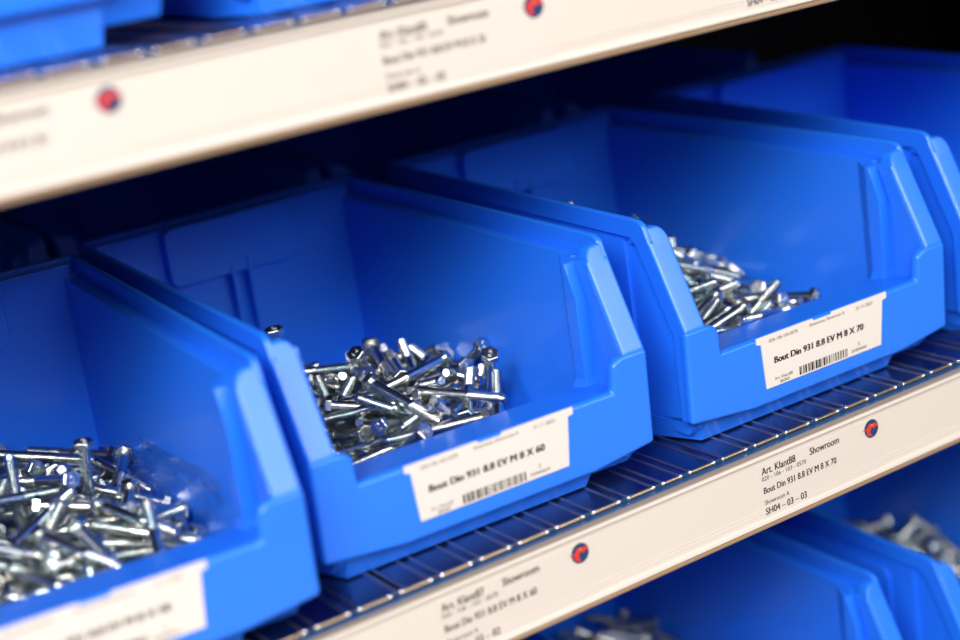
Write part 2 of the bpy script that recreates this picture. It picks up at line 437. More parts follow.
# ------------------------------------------------------------------ bins
bins = {}
def addbin(key, o, x, y, yaw, level, label, group):
    put(o, x, y, yaw, level); tag(o, label, 'storage bin', group); bins[key] = o; return o
G1 = 'blue bins on the middle shelf'
addbin('A', make_labelled_bin('Bout Din 931 8.8 EV M 8 X 50', 'Art. Klant86', '800', '30084838', 5), -2.025, -.053, -.081, 0,
       'blue plastic bin at far left of the middle shelf, bolts and clear film inside', G1)
addbin('B', make_labelled_bin('Bout Din 931 8.8 EV M 8 X 60', 'Art. Klant87', '800', '30084839', 11), -1.038, .014, -.027, 0,
       'blue plastic bin in the centre, heaped with bolts, its card reading M 8 X 60', G1)
addbin('C', make_labelled_bin('Bout Din 931 8.8 EV M 8 X 70', 'Art. Klant88', '800', '30084840', 23), 0, 0, -.005, 0,
       'blue plastic bin right of centre with a sharp card reading M 8 X 70', G1)
addbin('D', make_bin(), 1.014, -.012, -.04, 0, 'blue plastic bin cut off by the right edge of the view, on the middle shelf', G1)
def make_tall():
    o = make_bin(); o.data = BIN_TALL; o.scale = (1, 1, 1.7); return o
G2 = 'blue bins on the upper shelf'
addbin('U1', make_tall(), -2.005, .06, 0, 1, 'blue bin on the upper shelf at the top left corner, blurred', G2)
addbin('U2', make_tall(), -.98, .06, 0, 1, 'blue bin on the upper shelf, second from the left, only its foot showing', G2)
G3 = 'blue bins on the bottom shelf'
addbin('L1', make_bin(), -.153, .07, 0, -1, 'blue bin on the bottom shelf below the M 8 X 70 card, bolts deep inside', G3)
addbin('L2', make_bin(), .92, 0, 0, -1, 'blue bin on the bottom shelf at the lower right corner, heaped with bolts', G3)
addbin('L0', make_bin(), -1.22, .03, 0, -1, 'blue bin on the bottom shelf, leftmost at the bottom edge', G3)
G4 = 'blue bins in the dark second row'
for k, x, lab in (('R0', -1.863, 'dark blue bin in the second row, behind the far left bin'), ('R1', -.92, 'dark blue bin in the second row, behind the central bin'),
             ('R2', .03, 'dark blue bin in the second row, behind the M 8 X 70 bin'), ('R3', 1.0, 'dark blue bin in the second row, behind the bin at the right edge')):
    addbin(k, make_bin(), x, 1.675, 0, 0, lab, G4)

# ------------------------------------------------------------------ bolts
HEAPS = {
 'A': ('loose zinc plated hex bolt in the heap filling the far left bin', 'bolts in the far left bin'),
 'B': ('loose zinc plated hex bolt in the heap inside the central bin', 'bolts in the central bin'),
 'C': ('loose zinc plated hex bolt in the heap behind the M 8 X 70 card', 'bolts in the bin right of centre'),
 'L1': ('loose hex bolt in the shaded bottom shelf bin below the M 8 X 70 card', 'bolts in the bottom middle bin'),
 'L2': ('loose hex bolt heaped in the bottom shelf bin at the lower right corner', 'bolts in the bottom right bin'),
}
BOLTS = {
'A': [(45,161.7,70.1,671,0,739,60,'bolt standing upright, head on top, at the back of the far left bin'),(2.8,166.3,21.4,725,0,-689,0,'bolt standing upright, threaded end up, at the left edge of the view'),(2,104.9,49.4,827,-202,223,-474),(39.5,126.7,47.3,770,-347,292,-449),(74.6,87,28.4,280,93,-190,936),(-0,81.8,41.6,865,480,147,18),(-15.6,94.6,39.3,807,-215,176,-520),(-13.5,109.7,47.3,213,918,305,135),(14.5,250.3,51.3,898,354,15,-260),(33.6,164.3,53.6,451,-375,-384,713),(-16.5,95.3,29.5,249,-876,-382,-156),(45.4,50.4,27.4,49,-776,-571,-262),(17.9,90.9,52.2,13,-813,480,330),(-25,148.9,61,741,648,171,36),(13.1,149.2,49.7,78,-969,219,86),(82.2,165.6,23.6,256,8,-844,470),(31.3,107.2,34.8,727,-665,155,63),(4.4,100.8,36.6,26,-267,36,-963),(81.7,226.8,36.2,538,142,-200,-807),(59.1,240.6,40.6,52,855,-463,-230),(80.3,255.5,28.8,354,-51,-283,890),(28.3,120.8,31.7,767,-581,52,-267),(28.1,225.5,44.5,541,-299,-297,728),(63.5,157,40.1,44,513,-720,-466),(82,133.3,28.1,297,-327,195,-875),(0.4,132.8,40,123,-985,121,-13),(13.7,68.3,36.1,960,69,192,193),(23.9,140.6,38.7,291,572,721,263),(75.3,117.6,26.4,104,-107,970,-193),(39.8,229.2,37.1,284,-603,524,-530),(3.4,77.7,32.3,675,-471,-281,493),(3.1,91.8,40.5,491,-856,34,159),(25.4,57,20.3,3,-192,-477,-858),(-28.9,152.2,31.2,511,-737,-442,-2),(4.2,116.7,20.8,343,-153,-510,-774),(6.7,191.6,33.9,75,-99,-454,-882),(30.1,153.5,46.8,880,-322,270,-220),(-48,58.5,38.3,640,713,267,105),(9.7,188.5,45,258,-411,648,-587),(82.3,116.5,19.2,16,-242,970,4),(11,190.5,23.5,207,-135,-616,748),(26,215.3,25.3,465,-872,-145,40),(-9.8,133.9,33.4,272,505,-565,-593),(57.5,147.6,24.8,669,241,135,690),(43.7,269.1,28.2,598,-539,335,-490),(0.8,200.5,39.6,626,764,-139,-68),(-27.1,100.3,35.6,376,-698,-487,366),(44.2,116.5,27.3,442,-345,-669,489),(-6.4,190.6,28,583,275,-529,-553),(76.3,221.4,24.8,148,36,-260,-953),(80.5,270.6,25.3,83,280,-813,-504),(38,154,34,623,-552,379,-406),(-9,120.3,40.3,194,-228,693,-656),(15.6,223.2,43.4,240,-328,455,-792),(25.1,141,24.6,29,-147,962,-228),(40.8,197.2,24.2,53,-63,-900,-427),(-3.7,145,35.7,836,-342,-28,428),(-4.9,122.2,19.6,561,271,-409,-667),(-31.8,90.9,31.3,240,-385,763,-461),(10.3,280.5,21,221,-866,344,-287),(54.7,211.4,34.6,70,593,801,35),(68.7,227.3,19.6,60,-15,-865,-498),(22,293.3,37.7,98,-65,499,-859),(-4.7,285.3,29.7,828,-550,-49,93),(49.5,195.1,33,568,-431,565,-416),(34.2,103.2,26.8,549,-445,-433,559),(14.1,129.3,31.1,701,476,298,439),(-0.5,210,35.1,842,505,-163,-98),(-68.3,131.3,39.7,31,987,-135,81),(6.7,121.2,37.1,29,588,762,-270),(-8.1,178.7,64.6,186,814,510,-205),(71.6,92.4,20.4,161,522,-832,101),(8.9,177,23.5,65,-128,-928,344),(39.6,202.1,32,475,-320,546,-612),(81.2,240.9,19.2,566,-342,-365,655),(15.3,116.4,19.2,209,-394,-771,454),(27.4,125.2,20.8,335,-496,533,-598),(60.1,49.6,33.4,771,-381,-62,506),(2.2,216.6,25.3,641,-5,-214,737),(81.6,154.3,19.8,358,249,556,707),(-1.7,92.9,25,927,161,-63,-332),(-14.7,267.3,24.8,163,816,-522,-188),(43.2,185.5,25.6,482,-805,-246,242),(-12.2,294.5,35.3,973,-168,152,50),(34.6,49.5,32.3,71,-101,-58,991)],
'B': [(-60.1,115.5,106.9,728,0,685,21,'bolt whose head peeps over the left front column of the central bin'),(13.8,98.2,54.2,691,560,-250,-383),(-7.3,110.4,62.6,778,-88,246,-571),(24.4,45.6,46.4,9,-185,-969,163),(54.4,136.8,54.1,54,140,-899,-411),(7.3,90.3,53,274,146,601,736),(18.3,86.8,34.9,269,88,-869,407),(37.4,194.7,56.1,589,63,-8,-806),(63,92.4,62,441,-632,25,637),(-26.2,94.5,41,97,-690,-665,269),(-37.6,106.5,29.6,940,50,-127,-314),(25.1,63.7,43.1,794,393,120,447),(-14.7,44.7,49.4,162,563,763,-273),(35.5,95.6,46.4,214,72,-298,-927),(-21.9,77.8,48.1,879,360,244,197),(-38.6,196.9,58.3,681,-726,91,28),(-22.1,126.6,25.3,644,-390,-602,265),(-28.6,124.6,52.5,357,877,-252,-202),(37.6,50.8,29.1,227,-838,-481,-121),(-36.2,126.6,38.3,911,-200,-193,305),(9.8,160.7,64.7,631,-602,219,438),(30.4,82,28.3,334,-334,-55,-880),(55.4,155.8,44.9,139,-721,664,-142),(26.7,138.7,50.9,806,152,112,561),(19.3,140.2,42.2,674,321,-459,-482),(46.6,156.3,34.3,508,-634,-541,216),(83.5,138,53.2,540,262,748,284),(-6.4,69.4,38,192,-170,-210,943),(12.3,155.7,52.8,892,332,289,98),(70.7,139.3,44.5,525,505,534,430),(63.7,147.7,38,242,697,605,299),(-40.9,135.4,47.8,169,984,-56,-3),(30.7,142.4,40.6,505,-499,265,-653),(12,140.6,26.8,344,-243,149,-894),(49.8,96.3,28.3,613,-650,-399,208),(29,91.1,35.8,595,756,181,206),(25.5,187.5,52,802,546,229,83),(-33.1,219.2,54,864,-275,233,-352),(21.6,195.3,44.8,353,507,-646,-447),(-0.3,171.8,38.6,187,-942,-273,57),(17.7,205.3,37.5,315,454,-812,-187),(81.6,249.1,20.6,278,-678,493,-469),(13.1,129.4,38.6,850,-527,-7,3),(-23.1,124.4,43.8,629,-742,145,-178),(43.9,178.1,41.4,704,244,-281,-605),(-9,194.1,39.1,552,-78,-73,-827),(49.7,250.3,34.8,15,684,-696,219),(-5.7,135,27.2,529,-271,-504,626),(82.9,185,38.8,517,-498,-267,643),(2.2,194,41.2,394,609,641,251),(-27.9,92.8,26.9,425,883,182,80),(-45.8,226.9,38.1,792,-402,69,-455),(-42.4,238.8,37.2,499,839,-216,-15),(-19.4,146.1,19.2,985,-3,17,171),(-40.1,113.2,20.8,598,-787,-133,-75),(-13.6,202.5,57.8,84,-80,642,758),(35.1,93.7,20.6,89,-899,-369,-218),(48.9,242.8,24.6,737,-315,104,-589),(70.8,110.3,19.2,416,-15,7,909),(81.2,196.5,21.3,352,306,52,883),(-44.2,158.8,21.2,683,-684,-82,-243),(55.6,226,20.4,22,-199,-4,-980),(6.9,134.1,20.8,231,962,-119,87),(-64.8,151.5,28.3,854,-191,-474,99),(-38.3,98.1,23.5,244,-953,-175,-28),(-37.5,162.9,40.1,957,291,11,-22),(72.5,247.8,26.4,303,-167,53,-937),(-29.8,165.7,48.8,228,-490,841,28),(-49,99.1,33.2,634,-433,-204,607),(-43.9,181.4,20.4,934,-200,-7,-295),(21.8,98.3,40.7,124,450,844,265),(-70,130.1,27.4,504,-402,-616,452),(76.6,139.1,19.7,102,15,-502,859),(-65.2,171.1,21.3,871,138,-384,-275),(-3.4,125.1,21.1,589,-767,-132,-218),(7.4,168,24.8,993,60,8,-97),(-61,224.1,34.9,321,810,-491,-3),(4.4,138.4,39.4,785,-504,-85,351),(-7.1,259.2,20.5,579,209,-772,-160),(-20.7,192.3,40.6,253,-642,-713,123),(-64.6,254.9,37.8,982,58,-65,-167),(-61.6,164,39.3,191,533,760,320),(-57.7,84,34.9,567,-420,-218,674),(-31.4,194.2,43.6,21,-367,879,303),(-13,262.1,32.2,885,-452,66,87),(-34.7,274.4,20.7,149,371,-748,530),(49.3,152,20.1,104,91,-500,855),(-61.4,123.8,29.8,735,-264,-68,621),(-44.4,248.2,47.8,409,643,648,17),(-32,70.1,22.5,577,816,-35,21),(-69.4,175.3,31.9,414,611,465,490)],
'C': [(-46.2,203.3,57.2,794,0,-602,-82,'bolt end peeping over the left rim of the M 8 X 70 bin, blurred'),(-64.7,138.6,64.1,914,0,-390,-115,'bolt leaning up beside the left front column of the M 8 X 70 bin'),(-16,48.8,55.5,92,-49,940,324),(-6.4,128.1,70,584,785,46,-200),(21.8,53.4,41.8,202,-18,-455,-867),(-18.5,62.9,34.7,978,-34,-206,29),(58.4,117.5,38,87,-217,30,-972),(-37.4,84.4,55.5,111,992,60,12),(57.8,64.2,40.7,223,510,790,256),(-42.9,120.7,49.2,804,-429,40,-410),(-12.6,78.2,57,87,169,-275,-942),(-20,59.5,52.7,30,-98,781,616),(-64.9,56.3,36.8,90,-968,-152,-177),(55.7,152.6,49.9,199,19,-817,541),(30,64.8,45.1,642,-118,94,752),(35.1,146.2,54.3,227,209,-938,160),(43.2,98.6,44.6,105,-939,-206,253),(28.5,150.1,63.9,26,-2,-573,819),(8.6,96,50.9,494,564,-339,-568),(-14.2,46,41.7,126,-63,-509,-849),(70,125.2,27.5,772,214,54,595),(40.8,112.3,27.5,106,706,-695,86),(1.4,121.8,37.8,807,199,-246,-499),(1.2,181.2,76,334,903,-136,-232),(-34.6,50.8,29.6,964,196,-144,111),(6.1,76.7,37.3,129,-591,-743,-287),(20,160.8,72.5,254,1,-9,967),(-6.5,178.4,59.5,758,376,-210,-490),(60.4,95.8,21,331,622,527,475),(36.1,119.7,41.6,379,-118,426,-813),(25.9,206.5,53.5,915,-129,82,-374),(-9.6,97.8,58.8,48,374,925,51),(-30.5,155.9,57.3,953,-171,-18,-251),(23.3,127.3,50,176,-342,881,-274),(60.1,246,27.1,817,235,-242,468),(47.2,59.4,35.2,200,173,792,550),(82.2,226.7,34.1,407,-553,533,-494),(-68.1,103.9,45.3,278,858,-305,307),(75.5,209.4,41.1,209,-212,-789,-538),(14,146.7,48.4,117,873,404,246),(-63.9,68.4,57.6,554,684,353,315),(42.1,147.7,48,783,535,314,34),(-55.3,186.8,58.8,596,743,-294,-81),(5.9,121.6,50.7,169,-306,936,35),(-4.3,131,56.1,182,180,530,809),(-82.7,90.5,39,681,-596,125,-405),(32.9,147.6,27.9,570,-253,-40,-780),(-34.9,111.4,40.5,765,18,-395,509),(78.3,285.4,50.8,298,-292,900,128),(-16.7,195.9,74.2,288,340,78,-892),(-14.2,120.4,57.9,48,613,-675,-408),(62.7,219.9,41.6,75,776,-612,-134),(-32.5,53.1,43.4,67,-831,-550,-47),(-22.5,162.1,61.1,582,-742,-318,100),(22,138.5,54.9,301,-494,-758,302),(-62.4,153.2,49.6,486,-471,-619,399)],
'L1': [(80.7,251.3,31,317,-359,-656,584),(69.6,251.8,20.6,75,232,417,875),(80.8,267.4,19.8,60,668,-740,54),(18.3,264.7,43.1,306,884,-154,-319),(21.1,287,30,404,-643,539,-363),(26.3,250.2,38.9,286,907,-156,-265),(35.9,267.8,25.2,951,-196,-32,236),(25.9,293.5,19.9,972,-185,53,-137),(-24.8,291.8,43,598,-757,261,37),(25.6,278.5,20.6,94,-272,-796,-532),(-69,237,44.2,742,-605,-180,226),(33.6,98.2,25.4,249,242,791,504),(2.9,127.9,33.2,320,185,283,885),(-80.8,294.4,26.5,139,-971,-50,-185),(49.2,96.4,28.3,367,127,536,749),(-82.3,220.9,33.6,680,121,-274,669),(76.8,159.9,19.2,310,160,474,808),(-6.3,100.1,21,190,858,417,233),(33.5,187.1,32.8,788,245,-85,-558),(1.9,216.6,50,596,71,277,-751),(-73.7,202.6,28.2,418,-807,14,-416),(29.7,185.3,44,192,-205,869,-408),(-2.8,174.1,33.4,947,150,38,-283),(-23.1,131.5,34.2,512,-840,6,180),(-35.4,267.2,37.4,550,-775,258,-173)],
'L2': [(82.6,168.3,24.5,547,-337,-686,340),(81.4,252.2,32.9,133,209,967,-58),(64.9,204.1,50.2,154,173,763,-604),(57.2,160.4,20.7,231,-525,-805,-150),(80.6,276.2,20,660,-89,-29,-745),(54.3,174.5,40.3,253,-42,-93,-962),(81.7,189.9,25.2,344,207,-766,-502),(46.9,145.7,38.9,616,-357,310,-630),(38.4,220.8,24.8,679,688,-253,-39),(19.1,174,20.4,790,518,-26,327),(81.1,209.2,31.2,399,-106,517,-750),(7.3,172.6,34.2,129,851,-508,45),(63.2,212.6,40.5,250,219,-275,-902),(80.6,228.4,20.7,420,-304,257,-816),(79.6,285.9,20.4,136,-86,174,-971),(80,179.6,20.4,173,476,-857,96),(57.9,271.9,29,61,126,-829,-542),(49.5,214.8,36.3,682,521,446,254),(55.7,157.2,30.9,347,-83,-555,751),(28.5,129.5,36.2,160,971,163,-74),(17.5,271,32.9,189,-967,-139,96),(38.8,65.5,21.3,731,578,-362,-17),(32.7,195.4,42.6,556,-586,572,-147),(72.7,196.3,19.9,338,296,409,795),(37.9,88.1,42.6,582,-786,206,40),(-22.2,193.6,48.2,518,-830,180,-101),(17,201,46.6,162,484,856,76),(83.1,58.9,19.9,61,701,-317,636),(79.9,119.2,33.5,458,595,-382,-539),(24.8,236.7,38,458,-833,-114,290),(15.4,110.7,26.4,725,-554,132,-386),(-9.4,204.3,48.6,495,-785,357,-105),(-48.6,291.5,35.2,129,-934,321,-84),(80,134.8,39.5,442,-103,270,-849),(2.3,267.7,20.9,893,-308,-252,210),(71.4,65.6,21.2,166,441,706,530),(64.8,129.7,34,127,741,-619,-226),(9.4,129.1,28.8,593,230,-365,-680),(58.6,67.4,19.2,173,80,494,848),(-18.9,88.5,30.4,930,-49,44,-362),(15,94.5,36.6,700,-617,-208,295)],
}
REST = {
'A': [(73.6,134.3,19.2,221,-414,-760,449),(-60.2,292,53.2,855,513,67,11),(-84.4,58.6,24.8,929,-302,-206,51),(-13.1,206.4,53.5,897,148,235,343),(72.3,141.2,25.8,92,-57,976,-188),(-42.8,284.9,57.1,73,-695,697,162),(12.7,72.4,19.2,482,-843,-197,134),(12.5,264.2,47.6,56,-311,-900,300),(-83.3,81.3,35.3,827,-405,93,-378),(-29.6,240.2,54.5,336,73,317,884),(11.1,279.5,32.6,247,585,-772,38),(33.8,252.6,24.3,296,-212,112,-925),(-26.3,264.4,56.8,418,39,638,645),(17.5,228.1,34.1,39,182,-938,-294),(-5.2,80.5,19.2,843,-491,-94,199),(-37.5,79.7,40.3,537,-403,-640,374),(-52.4,78.4,19.2,1,-996,87,17),(34.6,70.4,19.2,105,-146,853,-489),(14.5,228.7,19.2,11,-778,629,13),(-9.6,251.1,46.8,652,26,120,-748),(-35.7,265.6,30.1,896,323,-232,-198),(-32,285.9,47.2,63,-89,-506,856),(32.1,193.1,19.2,347,574,648,360),(-16.2,192.9,47.1,340,468,-563,-591),(-19,240.3,51.5,239,-500,-643,528),(-16.7,177,51.5,447,-122,-290,837),(-73.8,216,58.9,590,-729,-170,303),(-63.5,293.1,24.5,290,-847,221,-387),(-14.6,218.2,53.3,88,-309,922,217),(-54.1,239.6,33.4,761,-595,-236,110),(-4.5,193.5,45.6,173,465,815,298),(-26.5,146,19.2,11,-771,636,13)],
'B': [(-37,201.3,38.9,670,-736,53,82),(38.2,127.5,19.7,348,59,-22,935),(-7.4,179.2,34.1,486,-854,167,83),(-56.4,257,30.9,495,-20,-539,682),(82.1,146.3,28.8,115,-273,938,-179),(8.4,287.4,19.2,3,-979,204,17),(27.4,98.8,30.3,276,-53,578,-766),(-61.2,58.6,19.2,772,-455,-207,391),(-47.9,94,19.2,16,-376,926,6),(76.4,267.2,19.2,107,150,853,488),(32.1,248.5,25.1,548,-829,-33,109),(-58.4,257,20.7,271,-533,-780,-185),(-82.2,148.9,19.8,818,-117,109,-553),(-53.1,205.8,34.5,329,929,143,92),(-80.1,198.5,25.7,131,-654,686,-291),(-83.2,71.7,38.4,617,655,424,106),(-81.5,190.6,36.5,790,428,303,316),(-38.6,217,30.4,375,-415,729,-396),(38.8,92.7,29.8,378,459,586,551),(-10,284,26.6,473,719,-363,-357),(-33.5,204,29.6,284,934,-213,-41),(-78.2,160.4,26.2,759,227,270,547),(-22.8,273.1,26.5,830,-118,176,-517),(75.6,144.4,36.3,425,54,460,778),(52.5,147.9,36.6,579,594,439,344),(4,185.4,19.2,16,-394,919,7),(-12.8,57,29.9,722,389,229,525),(-10.5,96.6,19.6,605,-299,-403,619),(27.8,215.1,32.8,312,-582,673,-332),(30.7,210.5,25.2,100,52,-951,286),(-67.5,86.4,20.6,461,376,-758,-266),(-81.5,166.9,19.2,931,6,16,-366),(-36.5,61.6,19.8,498,864,-35,68),(41.5,108.6,20.3,145,69,-785,-598),(17.8,180.6,20.5,50,142,-901,407),(78.6,210.1,19.2,244,454,-737,-437),(-81.2,275.7,26,724,212,-221,-618),(-5.6,293.5,19.9,132,51,-182,-973),(31.8,184.1,28,766,-640,66,0),(67.2,228.6,20.7,195,542,-814,-74),(-4.1,214.2,19.8,383,133,-485,-774)],
'C': [(-56.7,114.2,51.6,690,216,-42,690),(55.4,222.6,52.1,9,227,-768,598),(40.8,257.7,36.8,523,772,-334,-139),(-25.6,68.4,29.1,892,-258,-171,331),(35.2,267.1,42.2,956,-106,103,255),(-66.4,128,47.4,638,35,71,766),(-3.4,235,55.2,138,426,-891,-79),(81.6,152,21.1,436,42,-69,896),(-39.2,61,31.6,558,339,40,756),(-71.5,117.4,41.4,393,-460,-711,358),(-69.1,56.6,20.2,597,153,-773,-152),(3,224.5,36.1,815,-201,-279,-466),(-78.3,183.5,63,502,471,-65,-723),(-13.1,199.1,62.5,656,-646,357,-159),(37.1,282.6,39.4,80,122,967,-209),(30.6,223.1,61.7,49,-791,-397,462),(-40.7,180.1,71,276,-370,-351,815),(45.6,212.9,49.5,330,89,153,927),(49.7,166,35.6,866,-287,287,-292),(3.6,140.6,53,259,-642,-648,318),(-84.4,56.3,56.8,857,130,191,461),(54.7,214.1,35.8,205,-110,-916,-328),(-22.8,111.8,38.1,771,616,162,2),(43.8,151.2,19.2,6,-932,361,16),(33.4,55.2,34.3,76,115,989,-57),(-73.7,186.9,53.3,512,-583,-321,543),(-52.9,49.4,29,616,359,48,699),(-78.3,250.6,20.6,796,239,-535,-149),(82.4,181.3,28.6,388,-531,-602,453),(32,80.2,33.6,139,169,960,174),(13,228.4,53.2,448,216,-271,-824),(-19.6,192.7,58.1,116,468,876,29),(47.3,131.7,24.1,687,-331,239,-601),(79.8,193,20.7,408,197,-820,-349),(-44.8,151.9,51.5,779,361,228,460),(9.5,130.8,37.5,565,-712,-402,110),(13.7,151.7,35.9,472,681,-422,-368),(-44.5,221.6,32.9,556,752,-315,159),(-55.6,126.3,33.8,534,301,211,761),(29.6,273.8,36.8,964,-28,134,-229),(22.8,157.3,41.3,176,906,363,129),(38.5,148.4,35.8,256,257,722,589),(21.6,294.3,30,787,-613,36,57),(-55.6,243.6,50.5,118,-693,707,-78),(-49.3,55.2,21.3,372,-164,-894,187),(69.7,199.5,20.7,691,-198,-441,538),(58.4,85.5,19.7,66,-252,-965,-17),(19,54.2,21.5,142,-907,-390,-70),(-68.2,227.7,32.6,797,-346,5,-495),(59.5,210.2,20.7,769,-253,-361,463),(-65.3,189.5,47.8,699,303,327,560),(47.9,140.3,36.3,251,679,690,8),(-60.5,118.6,44.4,546,-527,588,-279),(-43.8,232.9,33.7,630,500,374,462),(-19.4,166.6,52.3,611,244,-259,-707),(-71.3,153.8,31.6,103,601,-789,76),(-50.5,109.9,44.2,603,264,329,677),(5.3,239.2,47.4,782,-265,44,563),(0.6,224.4,52.3,491,184,-249,-814),(56.1,234.4,32.9,831,-12,6,-557),(-19.3,73.5,39.6,27,-275,959,-69),(35.5,120,19.2,853,496,-65,-147),(24.7,294.5,19.9,27,-21,185,982),(-36.9,170.2,39.1,303,-804,482,-173),(-8.5,175.1,45.4,797,260,-163,-520),(-82.2,177.8,39.1,816,-184,102,-538),(-7.4,123.5,47.5,567,163,526,612),(5.2,183.9,41.4,450,-864,-211,83),(-38,243.4,46.9,504,291,-192,-790)],
'L1': [(24.3,199.4,37.8,402,119,286,862),(80.7,224.6,19.7,64,411,905,87),(28.4,151.3,19.7,17,-965,-252,-65),(4.5,144.6,31.2,128,-91,-655,739),(-19.2,200.2,51.9,342,-346,-299,821),(81,202,19.2,326,169,471,802),(47.8,114.2,19.2,16,-354,935,6),(-48.2,247.2,27.1,413,3,-34,-910),(27.1,227.3,37.4,213,-505,-654,522),(-1.4,215.5,40.3,26,839,-536,-95),(-18.6,122.8,28.7,497,223,510,666),(-58.5,241.7,35.8,290,-707,-580,283),(-20.6,164,39.8,437,329,387,742),(-21.4,161.4,28.5,584,-798,126,-83),(-39.9,281.2,37.2,889,-318,182,-275),(-16.7,198.3,40,184,180,-466,-847),(-42.7,192.1,50.7,521,-275,707,-392),(20.9,219,35.3,472,-317,-363,738),(-37.1,178.7,44.9,18,597,788,-147),(-44.3,271.8,34.5,369,-527,558,-524),(-26.8,207.8,56.1,5,783,533,-320),(-42.9,228.4,45.6,604,576,515,195),(-15.2,158.5,20.6,407,259,-807,-339),(-68.2,237.4,32.7,653,-479,-282,515),(-69.4,279.5,32.9,143,-698,702,6),(-18.1,197.9,25.3,203,83,-960,-173),(-24.9,104.3,31.4,502,710,-300,-392),(25.3,174.8,29,27,439,888,131),(-14.3,238.1,20,314,704,531,353),(22.9,228.7,27.1,796,290,-294,-443),(-57.2,294.1,27.1,277,559,-761,-179),(-61.2,176.6,42,487,-190,540,-660),(-21.5,285.2,31.5,171,-171,951,-191),(-0.8,167.1,26.6,144,726,664,102),(-64.6,200.7,21.1,764,-601,-214,-98),(-35.2,213,38.8,765,-606,-30,217),(-40.1,87.8,28.8,321,-792,-422,301),(-24.6,234.7,22.5,171,-769,-611,75),(-28.9,167.1,19.2,998,-1,17,65),(-23.9,220.5,28.9,523,-576,391,-492),(30.4,167.2,19.8,333,681,532,378),(-81.5,247.8,39.1,732,-157,130,650),(-68.3,284.8,20.6,602,-26,-167,-780),(13.9,221.9,22.4,628,468,-510,-356),(25.7,53,19.2,25,6,500,-866),(-82.2,206.7,19.7,625,-302,-402,598),(33.1,240.4,19.7,374,536,-678,-336),(-28.9,223.2,19.2,863,-496,62,-71),(-69.8,255.8,19.2,387,693,-520,-317),(-28.8,133,19.2,952,-5,16,307),(-56.5,215.4,28.2,196,-891,-405,62),(-25.1,171.4,30.7,153,-347,923,-57),(-75.9,236.1,19.2,360,647,-576,-348),(-46.6,221.1,21.1,599,-541,-452,379),(5.4,239.4,25.7,797,-540,-134,234)],
'L2': [(41.4,140.6,21.1,169,138,-628,747),(81.3,159.7,34.1,622,400,-253,-624),(-12.3,255.4,33.1,429,-813,-324,223),(-42.6,59.1,20.9,47,943,250,213),(20.7,127.5,28.3,666,745,32,-17),(-31.6,288.9,42.5,332,-502,641,-476),(9.8,170.2,43.3,957,82,177,-213),(-6.6,65.7,20.1,847,70,-116,514),(83,153.2,24.6,124,-131,208,-961),(52.2,292.9,28.8,166,-289,928,-168),(-37.2,94.5,25.3,57,935,-351,5),(26.1,88.4,25.5,539,-777,-268,185),(-61.1,192.1,32.7,500,-794,-329,105),(20.1,281,20.4,36,229,463,856),(-37,258.2,32.5,459,682,-562,-94),(-58.4,204.5,37.8,946,43,9,321),(-13.1,222,31.1,521,-794,-284,133),(-68.2,254.5,27.8,921,104,-221,-304),(-54.9,277.8,20.6,853,477,-136,165),(35.8,90.5,19.2,136,-270,-823,481),(-44.6,195.3,39.5,951,-178,36,250),(-32.4,181.9,50.7,372,335,44,-865),(8.7,99.6,19.2,427,15,7,-904),(-81.7,185.1,37.2,176,876,377,245),(-10.1,228.8,39.4,595,-171,167,-767),(48.1,111.8,19.2,8,-889,458,15),(-7.9,195.1,40.9,186,-912,-335,147),(24.9,115.1,27.6,488,860,150,-23),(-3.3,166.6,39.4,155,52,40,-986),(4.4,246.2,34.7,215,951,181,-126),(-0.7,128.3,34.5,459,-334,678,-466),(-81.5,198.6,37.3,935,36,-90,342),(71.1,138,20.7,68,-169,-961,-208),(9.5,141.7,27.8,414,712,436,363),(77.4,157.7,19.2,666,-371,335,-554),(68.5,52.9,19.2,5,-17,3,1000),(-6.8,204.9,34.2,193,-726,650,-115),(-54.2,265.1,36.2,749,-498,338,-278),(-81.3,201.5,20.7,875,118,-267,387),(-80.4,279.7,31.3,32,995,91,-26),(-16,268.3,24,287,-77,196,-935),(-17,294.8,28.1,468,456,-577,-490),(7.4,176.1,19.2,451,-765,406,-216),(10.5,227.9,34.7,546,791,277,-9),(-23.5,292.3,19.2,772,-436,245,-393),(-46,180.2,42,215,296,-566,-739),(-61.2,251.2,42.8,945,219,80,-228),(-8.1,290.5,19.2,500,866,-7,-25),(-1.9,101.7,20,477,-170,-406,761),(17.7,203.3,37.4,117,339,-903,-235),(-22.1,165.5,23.7,585,-810,-11,-17),(29.2,108.6,19.2,454,769,397,211),(14.5,187.4,25.3,306,431,698,483),(-27.9,214.6,30.9,88,177,835,513),(-11.3,129.2,36.6,538,255,-52,-802),(-22.8,132.6,32.3,226,951,-125,-173),(21.3,126.9,19.2,57,12,500,864),(7.5,157.3,19.6,66,8,-865,-497),(-12.5,227.3,19.5,519,-361,-414,655)],
}

PROTO = make_bolt(); spare = [PROTO]
def bolt_matrix(key, row):
    b = bins[key]; mw = Matrix.LocRotScale(b.location, b.rotation_euler, None)
    return mw @ Matrix.LocRotScale(Vector(row[:3])/1000, Quaternion([v/1000 for v in row[3:7]]).normalized(), None)
for key in BOLTS:
    lab, grp = HEAPS[key]
    for row in BOLTS[key]:
        o = spare.pop() if spare else copy_tree(PROTO)
        m = bolt_matrix(key, row); o.location = m.to_translation(); o.rotation_quaternion = m.to_quaternion()
        tag(o, row[7] if len(row) > 7 else lab, 'bolt', grp)
